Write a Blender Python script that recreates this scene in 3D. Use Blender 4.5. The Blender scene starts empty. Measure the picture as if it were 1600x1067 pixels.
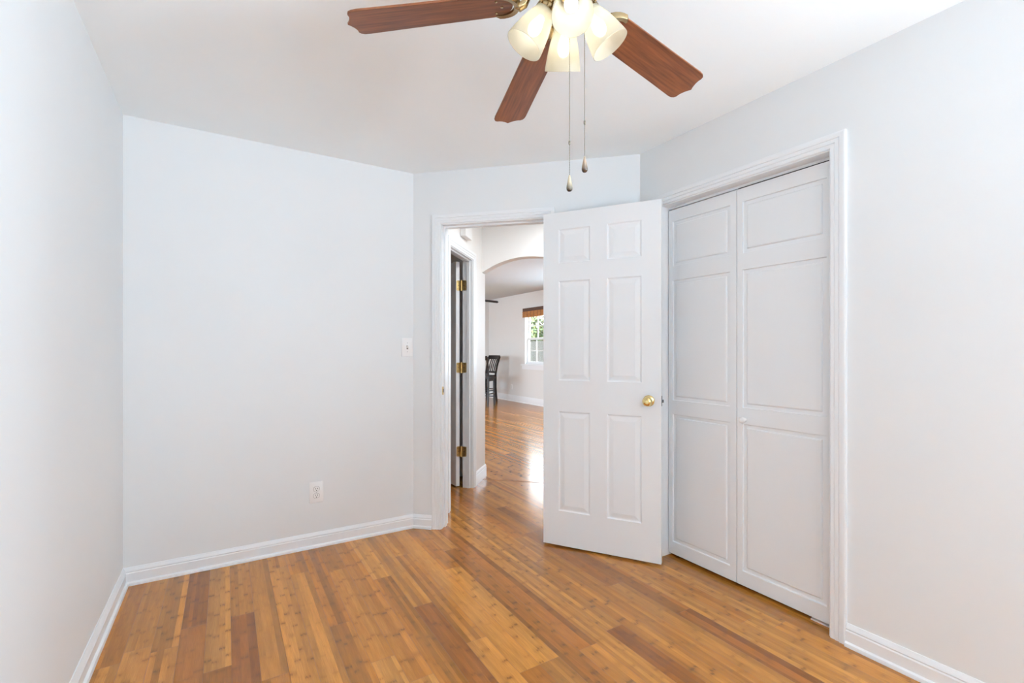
import bpy, bmesh, math, random
from mathutils import Matrix, Vector
R = math.radians
random.seed(7)
S = bpy.context.scene
COL = S.collection

# ------------------------------------------------------------------ camera, light, exposure
cam_d = bpy.data.cameras.new('camera')
cam_d.sensor_width = 36.0
cam_d.lens = 733.55 / 1600 * 36.0
cam_d.shift_y = 14.17 / 1600
cam_d.clip_start = 0.02
cam = bpy.data.objects.new('camera', cam_d)
COL.objects.link(cam)
cam.location = (0, 0, 1.208)
cam.rotation_euler = (R(90), 0, -R(31.382))
S.camera = cam

S.view_settings.view_transform = 'Standard'
S.view_settings.look = 'None'
S.view_settings.gamma = 1.0
S.view_settings.use_curve_mapping = False
S.view_settings.exposure = -0.10
try:
    S.cycles.use_denoising = True
    S.cycles.max_bounces = 14
    S.cycles.diffuse_bounces = 9
    S.cycles.transmission_bounces = 8
    S.cycles.transparent_max_bounces = 12
    S.cycles.sample_clamp_indirect = 6.0
    S.cycles.caustics_reflective = False
    S.cycles.caustics_refractive = False
except Exception:
    pass

world = bpy.data.worlds.new('daylight_sky')
S.world = world
world.use_nodes = True
nt = world.node_tree
nt.nodes.clear()
wo = nt.nodes.new('ShaderNodeOutputWorld')
bg = nt.nodes.new('ShaderNodeBackground')
sky = nt.nodes.new('ShaderNodeTexSky')
sky.sky_type = 'HOSEK_WILKIE'
sky.turbidity = 6.0
sky.ground_albedo = 0.4
sky.sun_direction = (-0.5, -0.45, 0.74)
mixw = nt.nodes.new('ShaderNodeMixRGB')
mixw.inputs[0].default_value = 0.75
mixw.inputs[2].default_value = (0.93, 0.97, 1.0, 1)
nt.links.new(sky.outputs[0], mixw.inputs[1])
nt.links.new(mixw.outputs[0], bg.inputs[0])
bg.inputs[1].default_value = 28.0
nt.links.new(bg.outputs[0], wo.inputs[0])


def area_light(name, loc, rot, sx, sy, power, color):
    d = bpy.data.lights.new(name, 'AREA')
    d.shape = 'RECTANGLE'
    d.size, d.size_y = sx, sy
    d.energy = power
    d.color = color
    o = bpy.data.objects.new(name, d)
    COL.objects.link(o)
    o.location = loc
    o.rotation_euler = rot
    return o


# area lights added at boarded, off-view windows, standing in for their daylight
area_light('bedroom_window_standin', (0.70, -2.30, 1.45), (R(134), 0, 0), 1.6, 1.2, 18, (0.735, 0.875, 1.0))
area_light('bedroom_side_window_standin', (2.18, -1.60, 1.45), (R(138), 0, R(90)), 1.0, 1.2, 375, (0.735, 0.875, 1.0))
area_light('dining_far_fill', (5.90, 6.3, 1.45), (R(82), 0, R(90)), 1.4, 1.2, 95, (0.64, 0.835, 1.0))  # added fill from an unseen opening, brightens the dining room
area_light('dining_left_fill', (-2.18, 6.6, 1.45), (R(80), 0, R(-90)), 2.4, 1.3, 345, (0.64, 0.835, 1.0))  # added fill facing the far dining wall, its window is unseen
sun_d = bpy.data.lights.new('sun', 'SUN')
sun_d.energy = 1.0
sun_d.angle = R(3)
sun = bpy.data.objects.new('sun', sun_d)
COL.objects.link(sun)
sun.rotation_euler = (R(38), R(-30), 0)
HALL_FILL = area_light('hall_fill_light', (0, 0, 2.40), (0, 0, 0), .5, .5, 21, (0.93, 0.97, 1.0))  # unseen light added at the hall ceiling to brighten the hall

# ------------------------------------------------------------------ geometry frames (metres, floor z = 0)
H = 2.42
XL, YB, XR, YREAR = -0.450, 3.100, 2.184, -2.30
P0 = Vector((1.098, 3.100, 0))            # corner between back wall and angled entry wall
P1 = Vector((2.184, 2.062, 0))            # corner between entry wall and closet wall
U = (P1 - P0).normalized()                # along the entry wall
N = Vector((-U.y, U.x, 0))                # out of the bedroom, into the hall
ENTRY = Matrix(((U.x, N.x, 0, P0.x), (U.y, N.y, 0, P0.y), (0, 0, 1, 0), (0, 0, 0, 1)))   # (s, t, z) -> room
HALL_FILL.location = ENTRY @ Vector((1.15, 0.68, 2.405))

# ------------------------------------------------------------------ materials
def mat(name, color=(.8, .8, .8), rough=.5, metal=0.0, spec=.5, **kw):
    m = bpy.data.materials.new(name)
    m.use_nodes = True
    b = m.node_tree.nodes['Principled BSDF']
    b.inputs['Base Color'].default_value = (*color, 1)
    b.inputs['Roughness'].default_value = rough
    b.inputs['Metallic'].default_value = metal
    b.inputs['Specular IOR Level'].default_value = spec
    for k, v in kw.items():
        b.inputs[k].default_value = v
    return m


def nodes(m):
    return m.node_tree.nodes, m.node_tree.links, m.node_tree.nodes['Principled BSDF']


def painted(name, color, rough, scale=180, bump=.03, var=.015, spec=.4):
    """paint with a faint roller texture"""
    m = mat(name, color, rough, spec=spec)
    n, l, b = nodes(m)
    tc = n.new('ShaderNodeTexCoord')
    no = n.new('ShaderNodeTexNoise'); no.inputs['Scale'].default_value = scale; no.inputs['Detail'].default_value = 3
    l.new(tc.outputs['Object'], no.inputs['Vector'])
    bp = n.new('ShaderNodeBump'); bp.inputs['Strength'].default_value = bump; bp.inputs['Distance'].default_value = .002
    l.new(no.outputs[0], bp.inputs['Height'])
    if bump: l.new(bp.outputs[0], b.inputs['Normal'])
    n2 = n.new('ShaderNodeTexNoise'); n2.inputs['Scale'].default_value = 3
    l.new(tc.outputs['Object'], n2.inputs['Vector'])
    cr = n.new('ShaderNodeValToRGB')
    cr.color_ramp.elements[0].color = (*[c * (1 - var) for c in color], 1)
    cr.color_ramp.elements[1].color = (*[min(1, c * (1 + var)) for c in color], 1)
    l.new(n2.outputs[0], cr.inputs[0]); l.new(cr.outputs[0], b.inputs['Base Color'])
    return m


M_WALL = painted('white_wall_paint', (.77, .79, .80), .62)
M_CEIL = painted('ceiling_paint', (.90, .935, .945), .8, spec=.2)
M_TRIM = painted('white_trim_gloss', (.82, .84, .86), .32, scale=60, bump=0, var=.005)
M_DOOR = painted('white_door_paint', (.805, .83, .85), .36, scale=90, bump=0, var=.006)
M_HALL = painted('hall_wall_paint', (.82, .81, .795), .6)
M_FARWALL = painted('dining_wall_paint', (.74, .735, .72), .6)
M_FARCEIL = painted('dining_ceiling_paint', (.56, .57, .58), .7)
M_PLASTIC = mat('white_plastic', (.84, .84, .84), .3)
M_SLOT = mat('dark_slot', (.03, .03, .03), .6)
M_STEEL = mat('brushed_steel', (.52, .52, .54), .3, 1.0)


def brass(name, color, rough, scale=5):
    m = mat(name, color, rough, 1.0)
    n, l, b = nodes(m)
    no = n.new('ShaderNodeTexNoise'); no.inputs['Scale'].default_value = scale
    mr = n.new('ShaderNodeMapRange'); mr.inputs[3].default_value = rough * .85; mr.inputs[4].default_value = rough * 1.15
    l.new(no.outputs[0], mr.inputs[0]); l.new(mr.outputs[0], b.inputs['Roughness'])
    return m


M_BRASS = brass('polished_brass', (.78, .60, .28), .14)
M_HINGE = brass('hinge_brass', (.72, .52, .22), .3)
M_ANTIQUE = brass('antique_brass', (.42, .31, .17), .24)
M_CHAIN = brass('chain_metal', (.20, .17, .13), .32)
M_BRONZE = brass('dark_bronze', (.10, .07, .05), .35)


def wood(name, c0, c1, scale=(3, 60, 60), rough=.35, spec=.4):
    m = mat(name, c0, rough, spec=spec)
    n, l, b = nodes(m)
    tc = n.new('ShaderNodeTexCoord')
    mp = n.new('ShaderNodeMapping'); mp.inputs['Scale'].default_value = scale
    no = n.new('ShaderNodeTexNoise'); no.inputs['Scale'].default_value = 1.6; no.inputs['Detail'].default_value = 6
    no.inputs['Distortion'].default_value = .6
    cr = n.new('ShaderNodeValToRGB')
    cr.color_ramp.elements[0].position = .32; cr.color_ramp.elements[1].position = .68
    cr.color_ramp.elements[0].color = (*c0, 1); cr.color_ramp.elements[1].color = (*c1, 1)
    l.new(tc.outputs['Object'], mp.inputs[0]); l.new(mp.outputs[0], no.inputs['Vector'])
    l.new(no.outputs[0], cr.inputs[0]); l.new(cr.outputs[0], b.inputs['Base Color'])
    return m


M_BLADE = wood('cherry_blade_wood', (.095, .024, .007), (.215, .068, .021), (4, 60, 60), .34)
M_DARKWOOD = wood('espresso_wood', (.010, .007, .006), (.024, .016, .013), (40, 40, 4), .4, .25)
M_BLIND = wood('woven_bamboo_blind', (.34, .13, .035), (.55, .25, .08), (40, 6, 120), .7)
M_HEADRAIL = wood('dark_headrail_wood', (.07, .035, .022), (.12, .06, .04), (40, 6, 40), .5)
M_FENCE = wood('weathered_boards', (.032, .034, .03), (.055, .056, .051), (3, 3, 60), .8)

# frosted cream glass of the lamp shades
M_SHADE = bpy.data.materials.new('frosted_cream_glass')
M_SHADE.use_nodes = True
_n, _l = M_SHADE.node_tree.nodes, M_SHADE.node_tree.links
_b = _n['Principled BSDF']
_b.inputs['Base Color'].default_value = (.70, .68, .60, 1); _b.inputs['Roughness'].default_value = .35
_tr = _n.new('ShaderNodeBsdfTranslucent'); _tr.inputs[0].default_value = (.68, .66, .58, 1)
_tp = _n.new('ShaderNodeBsdfTransparent'); _tp.inputs[0].default_value = (1, .96, .86, 1)
_m1 = _n.new('ShaderNodeMixShader'); _m1.inputs[0].default_value = .42
_m2 = _n.new('ShaderNodeMixShader'); _m2.inputs[0].default_value = .46
_l.new(_b.outputs[0], _m1.inputs[1]); _l.new(_tr.outputs[0], _m1.inputs[2])
_l.new(_m1.outputs[0], _m2.inputs[1]); _l.new(_tp.outputs[0], _m2.inputs[2])
_l.new(_m2.outputs[0], _n['Material Output'].inputs[0])


def emit(name, color, strength):
    m = bpy.data.materials.new(name)
    m.use_nodes = True
    n, l = m.node_tree.nodes, m.node_tree.links
    n.remove(n['Principled BSDF'])
    e = n.new('ShaderNodeEmission'); e.inputs[0].default_value = (*color, 1); e.inputs[1].default_value = strength
    l.new(e.outputs[0], n['Material Output'].inputs[0])
    return m


M_BULB = emit('warm_bulb_glow', (1, .97, .89), 13.5)

# fob ceramics: cream at the top, dark brown at the tip (a glaze, in object space)
def fob_mat(name, top, low, p0, p1, mottled=0.0):
    m = mat(name, top, .2)
    n, l, b = nodes(m)
    tc = n.new('ShaderNodeTexCoord'); sp = n.new('ShaderNodeSeparateXYZ')
    l.new(tc.outputs['Object'], sp.inputs[0])
    no = n.new('ShaderNodeTexNoise'); no.inputs['Scale'].default_value = 90
    ma = n.new('ShaderNodeMath'); ma.operation = 'MULTIPLY_ADD'; ma.inputs[1].default_value = mottled; 
    l.new(no.outputs[0], ma.inputs[0]); l.new(sp.outputs[2], ma.inputs[2])
    mr = n.new('ShaderNodeMapRange'); mr.inputs[1].default_value = p0; mr.inputs[2].default_value = p1
    l.new(ma.outputs[0], mr.inputs[0])
    cr = n.new('ShaderNodeValToRGB')
    cr.color_ramp.elements[0].color = (*low, 1); cr.color_ramp.elements[1].color = (*top, 1)
    l.new(mr.outputs[0], cr.inputs[0]); l.new(cr.outputs[0], b.inputs['Base Color'])
    return m


M_FOB_A = fob_mat('cream_brown_glaze', (.50, .43, .31), (.025, .015, .01), -.044, -.020)
M_FOB_B = fob_mat('mottled_brown_glaze', (.34, .25, .18), (.05, .03, .02), -.026, -.002, .03)

# bamboo floor: per-strip tint comes from the planks, grain and knuckles from nodes
M_FLOOR = mat('bamboo_floor', (.5, .25, .08), .26, spec=.5)
def build_floor_material():
    n, l, b = nodes(M_FLOOR)
    at = n.new('ShaderNodeVertexColor'); at.layer_name = 'tint'
    uv = n.new('ShaderNodeUVMap'); uv.uv_map = 'strip'
    sp = n.new('ShaderNodeSeparateXYZ'); l.new(uv.outputs[0], sp.inputs[0])
    def M(op, a, b_=None, c=None):
        x = n.new('ShaderNodeMath'); x.operation = op
        for i, v in enumerate((a, b_, c)):
            if v is None: continue
            if isinstance(v, (int, float)): x.inputs[i].default_value = v
            else: l.new(v, x.inputs[i])
        return x.outputs[0]
    def noise(vec, scale=1.0, detail=3):
        x = n.new('ShaderNodeTexNoise'); x.inputs['Scale'].default_value = scale; x.inputs['Detail'].default_value = detail
        l.new(vec, x.inputs['Vector']); return x.outputs[0]
    def comb(x, y, z=0.0):
        c = n.new('ShaderNodeCombineXYZ')
        for i, v in enumerate((x, y, z)):
            if isinstance(v, (int, float)): c.inputs[i].default_value = v
            else: l.new(v, c.inputs[i])
        return c.outputs[0]
    u, v = sp.outputs[0], sp.outputs[1]
    fine = noise(comb(M('MULTIPLY', u, 9.0), M('MULTIPLY', v, 7.0)), 2.2, 5)      # fibre streaks along the strip
    broad = noise(comb(M('MULTIPLY', u, .8), M('MULTIPLY', v, 3.0)), 1.3, 2)
    k = M('MULTIPLY_ADD', fine, .84, .58)
    k = M('MULTIPLY', k, M('MULTIPLY_ADD', broad, .70, .65))
    # knuckles: a ragged dark dash across the strip about every 23 cm
    wob = noise(comb(M('MULTIPLY', u, 3.2), M('MULTIPLY', v, 5.0)), 1.7, 2)
    vv = M('ADD', v, M('MULTIPLY', wob, .022))
    fr = M('FRACT', M('DIVIDE', vv, .19))
    d = M('MULTIPLY', M('ABSOLUTE', M('SUBTRACT', fr, .5)), .19)
    mr = n.new('ShaderNodeMapRange'); mr.interpolation_type = 'SMOOTHSTEP'
    mr.inputs[1].default_value = .0095; mr.inputs[2].default_value = .0015; mr.inputs[3].default_value = 0; mr.inputs[4].default_value = 1
    l.new(d, mr.inputs[0])
    um = M('ABSOLUTE', M('SUBTRACT', u, .5))
    part = noise(comb(M('MULTIPLY', u, 2.0), M('MULTIPLY', v, 4.3), 3.0), 1.0, 1)
    mu = n.new('ShaderNodeMapRange'); mu.interpolation_type = 'SMOOTHSTEP'
    mu.inputs[1].default_value = .43; mu.inputs[2].default_value = .55; mu.inputs[3].default_value = 0; mu.inputs[4].default_value = 1
    l.new(part, mu.inputs[0])
    mark = M('MULTIPLY', M('MULTIPLY', mr.outputs[0], mu.outputs[0]), at.outputs['Alpha'])
    halo = n.new('ShaderNodeMapRange'); halo.interpolation_type = 'SMOOTHSTEP'
    halo.inputs[1].default_value = .03; halo.inputs[2].default_value = .0; halo.inputs[3].default_value = 0; halo.inputs[4].default_value = .20
    l.new(d, halo.inputs[0])
    k = M('MULTIPLY', k, M('SUBTRACT', 1.0, M('MULTIPLY', halo.outputs[0], at.outputs['Alpha'])))
    mx = n.new('ShaderNodeMixRGB'); mx.blend_type = 'MULTIPLY'; mx.inputs[0].default_value = 1
    l.new(at.outputs['Color'], mx.inputs[1]); l.new(comb(k, k, k), mx.inputs[2])
    m2 = n.new('ShaderNodeMixRGB'); l.new(M('MULTIPLY', mark, .68), m2.inputs[0])
    l.new(mx.outputs[0], m2.inputs[1]); m2.inputs[2].default_value = (.12, .045, .012, 1)
    l.new(m2.outputs[0], b.inputs['Base Color'])
    tc = n.new('ShaderNodeTexCoord')
    rn = noise(tc.outputs['Object'], 5.0, 3)
    l.new(M('MULTIPLY_ADD', rn, .07, .155), b.inputs['Roughness'])
    bp = n.new('ShaderNodeBump'); bp.inputs['Strength'].default_value = .03; bp.inputs['Distance'].default_value = .001
    l.new(noise(tc.outputs['Object'], 14.0, 2), bp.inputs['Height']); l.new(bp.outputs[0], b.inputs['Normal'])
build_floor_material()
M_SEAM = mat('floor_seam', (.14, .055, .018), .6)

M_GLASS = bpy.data.materials.new('window_glass')
M_GLASS.use_nodes = True
_n, _l = M_GLASS.node_tree.nodes, M_GLASS.node_tree.links
_n.remove(_n['Principled BSDF'])
_tp = _n.new('ShaderNodeBsdfTransparent'); _gl = _n.new('ShaderNodeBsdfGlossy'); _gl.inputs['Roughness'].default_value = .02
_fr = _n.new('ShaderNodeLayerWeight'); _fr.inputs[0].default_value = .15
_mx = _n.new('ShaderNodeMixShader')
_l.new(_fr.outputs['Facing'], _mx.inputs[0]); _l.new(_tp.outputs[0], _mx.inputs[1]); _l.new(_gl.outputs[0], _mx.inputs[2])
_l.new(_mx.outputs[0], _n['Material Output'].inputs[0])
M_SCREEN = bpy.data.materials.new('insect_screen_mesh')
M_SCREEN.use_nodes = True
_n, _l = M_SCREEN.node_tree.nodes, M_SCREEN.node_tree.links
_tp = _n.new('ShaderNodeBsdfTransparent'); _mx = _n.new('ShaderNodeMixShader'); _mx.inputs[0].default_value = .5
_n['Principled BSDF'].inputs['Base Color'].default_value = (.12, .12, .12, 1)
_l.new(_n['Principled BSDF'].outputs[0], _mx.inputs[1]); _l.new(_tp.outputs[0], _mx.inputs[2])
_l.new(_mx.outputs[0], _n['Material Output'].inputs[0])

M_LEAF = mat('hedge_leaves', (.12, .25, .03), .5)
_n, _l, _b = nodes(M_LEAF)
_vc = _n.new('ShaderNodeVertexColor'); _vc.layer_name = 'tint'
_l.new(_vc.outputs[0], _b.inputs['Base Color'])
M_LAWN = painted('lawn_grass', (.10, .17, .04), .9, scale=30, bump=.4, var=.3)


# ------------------------------------------------------------------ mesh builder
class MB:
    def __init__(self):
        self.v, self.f, self.mi = [], [], []
        self.mx = Matrix.Identity(4)

    def add(self, vs, fs, mi=0):
        b = len(self.v)
        self.v += [tuple(self.mx @ Vector(p)) for p in vs]
        self.f += [tuple(b + i for i in f) for f in fs]
        self.mi += [mi] * len(fs)
        return self

    def box(self, x0, x1, y0, y1, z0, z1, mi=0):
        vs = [(x, y, z) for x in (x0, x1) for y in (y0, y1) for z in (z0, z1)]
        return self.add(vs, [(0, 1, 3, 2), (4, 6, 7, 5), (0, 4, 5, 1), (2, 3, 7, 6), (0, 2, 6, 4), (1, 5, 7, 3)], mi)

    def prism(self, pts, z0, z1, mi=0):
        """polygon in xy (counter-clockwise) extruded in z"""
        n = len(pts)
        vs = [(x, y, z0) for x, y in pts] + [(x, y, z1) for x, y in pts]
        fs = [tuple(range(n - 1, -1, -1)), tuple(range(n, 2 * n))]
        fs += [(i, (i + 1) % n, n + (i + 1) % n, n + i) for i in range(n)]
        return self.add(vs, fs, mi)

    def lathe(self, prof, seg=32, mi=0, cap=True):
        """prof: (r, z) list about local z"""
        vs, fs = [], []
        for r, z in prof:
            for k in range(seg):
                a = 2 * math.pi * k / seg
                vs.append((r * math.cos(a), r * math.sin(a), z))
        for i in range(len(prof) - 1):
            for k in range(seg):
                k2 = (k + 1) % seg
                fs.append((i * seg + k, i * seg + k2, (i + 1) * seg + k2, (i + 1) * seg + k))
        if cap:
            if prof[0][0] > 1e-5: fs.append(tuple(range(seg - 1, -1, -1)))
            if prof[-1][0] > 1e-5: fs.append(tuple((len(prof) - 1) * seg + k for k in range(seg)))
        return self.add(vs, fs, mi)

    def tube(self, pts, rad, seg=10, mi=0):
        pts = [Vector(p) for p in pts]
        rads = rad if isinstance(rad, (list, tuple)) else [rad] * len(pts)
        vs, fs = [], []
        up = Vector((0, 0, 1))
        for i, p in enumerate(pts):
            d = (pts[min(i + 1, len(pts) - 1)] - pts[max(i - 1, 0)]).normalized()
            a = d.cross(up)
            if a.length < 1e-3: a = d.cross(Vector((1, 0, 0)))
            a.normalize(); b = d.cross(a)
            for k in range(seg):
                t = 2 * math.pi * k / seg
                vs.append(tuple(p + (a * math.cos(t) + b * math.sin(t)) * rads[i]))
        for i in range(len(pts) - 1):
            for k in range(seg):
                k2 = (k + 1) % seg
                fs.append((i * seg + k, i * seg + k2, (i + 1) * seg + k2, (i + 1) * seg + k))
        fs.append(tuple(range(seg - 1, -1, -1))); fs.append(tuple((len(pts) - 1) * seg + k for k in range(seg)))
        return self.add(vs, fs, mi)

    def beam(self, p, q, w, d, side=(1, 0, 0), mi=0):
        """rectangular bar from p to q; w along `side`, d across"""
        p, q = Vector(p), Vector(q)
        ax = (q - p).normalized(); sd = Vector(side); sd = (sd - ax * sd.dot(ax)).normalized(); th = ax.cross(sd)
        vs = []
        for c in (p, q):
            for a, b in ((-1, -1), (1, -1), (1, 1), (-1, 1)):
                vs.append(tuple(c + sd * (a * w / 2) + th * (b * d / 2)))
        return self.add(vs, [(3, 2, 1, 0), (4, 5, 6, 7), (0, 1, 5, 4), (1, 2, 6, 5), (2, 3, 7, 6), (3, 0, 4, 7)], mi)

    def obj(self, name, mats, parent=None, smooth=None, bevel=0.0, world=None):
        me = bpy.data.meshes.new(name)
        me.from_pydata(self.v, [], self.f)
        if not isinstance(mats, (list, tuple)): mats = [mats]
        for m in mats: me.materials.append(m)
        me.polygons.foreach_set('material_index', self.mi)
        bm = bmesh.new(); bm.from_mesh(me)
        bmesh.ops.remove_doubles(bm, verts=bm.verts, dist=1e-6)
        bmesh.ops.recalc_face_normals(bm, faces=bm.faces)
        bm.to_mesh(me); bm.free()
        if smooth:
            me.shade_smooth(); me.set_sharp_from_angle(angle=R(smooth))
        o = bpy.data.objects.new(name, me)
        COL.objects.link(o)
        if world is not None: o.matrix_world = world
        if parent is not None: o.parent = parent
        if bevel:
            md = o.modifiers.new('bevel', 'BEVEL'); md.width = bevel; md.segments = 2; md.limit_method = 'ANGLE'
        return o


def tag(o, label, cat, group=None, kind=None):
    o['label'] = label
    o['category'] = cat
    if group: o['group'] = group
    if kind: o['kind'] = kind
    return o


def thing(name, label, cat, mx, group=None, kind=None):
    o = bpy.data.objects.new(name, None)
    COL.objects.link(o)
    o.matrix_world = mx
    o.empty_display_size = .1
    return tag(o, label, cat, group, kind)


def frame(origin, xdir, ydir, zdir):
    x, y, z = Vector(xdir).normalized(), Vector(ydir).normalized(), Vector(zdir).normalized()
    return Matrix(((x.x, y.x, z.x, origin[0]), (x.y, y.y, z.y, origin[1]), (x.z, y.z, z.z, origin[2]), (0, 0, 0, 1)))


# ------------------------------------------------------------------ floor
FARX, FARY, FARW, FARS = 5.85, 10.75, -2.2, -2.45
def lerp3(a, b, t): return tuple(a[i] + (b[i] - a[i]) * t for i in range(3))
LIGHT, MID, DARK, RED = (.43, .176, .033), (.345, .127, .019), (.235, .075, .011), (.29, .099, .014)
# planks the eye picks out in the photograph: column -> (y low, y high, tone, knuckle strength)
SPECIAL = {-1: [(1.30, 2.48, RED, .5)], 0: [(2.10, 3.08, LIGHT, 1.3)], 1: [(1.55, 2.475, DARK, .6)],
           9: [(0.95, 2.125, DARK, .6)], 19: [(1.795, 2.60, RED, .6)], 20: [(0.20, 1.445, DARK, .5)],
           16: [(0.70, 1.515, DARK, .6)], 14: [(1.474, 2.5, RED, .6)], 12: [(1.486, 2.4, LIGHT, .9)],
           11: [(0.6, 1.486, RED, .8)], 8: [(2.49, 3.3, LIGHT, .8), (1.3, 2.49, MID, .7)]}


def build_floor():
    rng = random.Random(11)
    W, G = .092, .0005
    vs, fs, cols, uvs = [], [], [], []
    k0, k1 = int((FARW + .072) / W) - 1, int((FARX + .072) / W) + 1
    for k in range(k0, k1):
        x0 = -.072 + k * W
        segs = list(SPECIAL.get(k, []))
        # fill the rest of the column with random boards
        out, lo = [], FARS
        marks = sorted(segs, key=lambda s: s[0])
        bounds = []
        for s in marks:
            bounds.append((lo, s[0])); lo = s[1]
        bounds.append((lo, FARY))
        for a, b in bounds:
            y = a
            while y < b - .01:
                ln = rng.uniform(.75, 1.75)
                if b - (y + ln) < .45: ln = b - y
                r = rng.random()
                tone = lerp3(MID, LIGHT, rng.random()) if r < .78 else (lerp3(MID, RED, rng.random()) if r < .96 else lerp3(RED, DARK, rng.random() * .7))
                out.append((y, min(b, y + ln), tone, rng.choice((.25, .5, .8, 1.1))))
                y += ln
        out += marks
        for ya, yb, tone, ks in out:
            ns = rng.choice((4, 4, 5, 3))
            cuts = [0] + sorted((i + rng.uniform(-.16, .16)) / ns for i in range(1, ns)) + [1]
            zs = [rng.uniform(0, .0001) for _ in range(4)]
            for i in range(ns):
                a, b = cuts[i], cuts[i + 1]
                xa = x0 + a * W + (G if i == 0 else 0); xb = x0 + b * W - (G if i == ns - 1 else 0)
                def z(t, e): return zs[e * 2] * (1 - t) + zs[e * 2 + 1] * t
                base = len(vs)
                vs += [(xa, ya + G, z(a, 0)), (xb, ya + G, z(b, 0)), (xb, yb - G, z(b, 1)), (xa, yb - G, z(a, 1))]
                fs.append((base, base + 1, base + 2, base + 3))
                j = rng.uniform(.72, 1.26)
                h = rng.uniform(-.02, .02)
                c = (tone[0] * j * (1 + h), tone[1] * j, tone[2] * j * (1 - 2 * h), min(1.0, ks * rng.uniform(.55, 1.1)))
                cols += [c] * 4
                off = rng.uniform(0, 40)
                uvs += [(0 + off * 0, ya + off), (1, ya + off), (1, yb + off), (0, yb + off)]
    nstrip = len(fs)
    base = len(vs)
    vs += [(x, y, z) for x in (FARW, FARX) for y in (FARS, FARY) for z in (-.08, -.0012)]
    fs += [tuple(base + i for i in f) for f in ((0, 1, 3, 2), (4, 6, 7, 5), (0, 4, 5, 1), (2, 3, 7, 6), (0, 2, 6, 4), (1, 5, 7, 3))]
    me = bpy.data.meshes.new('floor')
    me.from_pydata(vs, [], fs)
    me.materials.append(M_FLOOR); me.materials.append(M_SEAM)
    me.polygons.foreach_set('material_index', [0] * nstrip + [1] * 6)
    ca = me.color_attributes.new('tint', 'FLOAT_COLOR', 'CORNER')
    flat = []
    for c in cols: flat += list(c)
    flat += [.1, .05, .02, 0] * 24
    ca.data.foreach_set('color', flat)
    ul = me.uv_layers.new(name='strip')
    fl = []
    for a in uvs: fl += list(a)
    fl += [0, 0] * 24
    ul.data.foreach_set('uv', fl)
    o = bpy.data.objects.new('floor', me)
    COL.objects.link(o)
    tag(o, 'honey coloured bamboo plank floor running from bedroom into hall', 'floor', kind='structure')


build_floor()

# ------------------------------------------------------------------ walls and ceilings
TH = .12
OP0, OP1, OPH = .207, .907, 2.058        # bedroom doorway in the entry wall (s, s, height)
CL0, CL1, CLH = 0.998, 1.893, 2.052      # closet opening in the right wall (y, y, height)
HS, HSB = .130, .040                     # hall wall: face and back (s)
HD0, HD1, HDH = .372, .955, 2.00         # hall doorway (t, t, height)
AT0, AT1 = 1.252, 1.363                  # arch wall (t, t)


def struct(o, label, cat):
    return tag(o, label, cat, kind='structure')


m = MB().box(XL - TH, XL, YREAR - TH, YB + TH, 0, H)
struct(m.obj('wall_left', M_WALL), 'plain white wall along the left side of the bedroom', 'wall')
m = MB().box(XL, P0.x + .04, YB, YB + TH, 0, H)
struct(m.obj('wall_back', M_WALL), 'white back wall with light switch and outlet', 'wall')
m = MB(); m.mx = ENTRY
JT = .014                                # jamb board thickness; the rough openings are that much wider
m.box(-1.6, OP0 - JT, 0, TH, 0, H).box(OP1 + JT, 1.50, 0, TH, 0, H).box(OP0 - JT, OP1 + JT, 0, TH, OPH + JT, H)
struct(m.obj('wall_entry', M_WALL), 'angled white wall around the bedroom doorway', 'wall')
m = MB()
SW = (-2.15, -1.05, .80, 2.10)            # side window behind the camera
m.box(XR, XR + TH, SW[1], CL0 - JT, 0, H).box(XR, XR + TH, YREAR - TH, SW[0], 0, H).box(XR, XR + TH, SW[0], SW[1], 0, SW[2]).box(XR, XR + TH, SW[0], SW[1], SW[3], H).box(XR, XR + TH, CL1 + JT, P1.y + .05, 0, H).box(XR, XR + TH, CL0 - JT, CL1 + JT, CLH + JT, H)
struct(m.obj('wall_right', M_WALL), 'white right hand wall around the closet doors', 'wall')
RW = (-.15, 1.55, .80, 2.10)
m = MB()
m.box(XL - TH, RW[0], YREAR - TH, YREAR, 0, H).box(RW[1], XR + TH, YREAR - TH, YREAR, 0, H)
m.box(RW[0], RW[1], YREAR - TH, YREAR, 0, RW[2]).box(RW[0], RW[1], YREAR - TH, YREAR, RW[3], H)
struct(m.obj('wall_rear', M_WALL), 'white wall with the bedroom window behind the camera', 'wall')
c3 = ENTRY @ Vector((-.10, TH * .5, 0)); c4 = ENTRY @ Vector((1.56, TH * .5, 0))
m = MB().prism([(XL - TH, YREAR - TH), (XR + TH, YREAR - TH), (XR + TH, c4.y), (c4.x, c4.y), (c3.x, c3.y), (XL - TH, c3.y)], H, H + .1)
struct(m.obj('ceiling', M_CEIL), 'flat off white bedroom ceiling', 'ceiling')

# opaque boards added to keep sky light out of the off-view windows
M_SKY_BLOCK = mat('opaque_white_board', (.85, .85, .84), .8)
m = MB().box(RW[0] - .03, RW[1] + .03, YREAR - TH - .02, YREAR - TH, RW[2] - .03, RW[3] + .03)
struct(m.obj('sky_block_rear', M_SKY_BLOCK), 'opaque board added to shut the sky out of the window behind the camera', 'window')
m = MB().box(XR + TH, XR + TH + .02, SW[0] - .03, SW[1] + .03, SW[2] - .03, SW[3] + .03)
struct(m.obj('sky_block_side', M_SKY_BLOCK), 'opaque board added to shut the sky out of the bedroom side window', 'window')

# closet interior
m = MB()
m.box(2.90, 2.98, .60, 2.10, 0, H).box(XR + TH, 2.98, .52, .60, 0, H).box(XR + TH, 2.98, 2.02, 2.10, 0, H).box(XR + TH, 2.98, .52, 2.10, H, H + .1)
struct(m.obj('wall_closet', M_WALL), 'closet interior walls behind the folding doors', 'wall')

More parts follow.
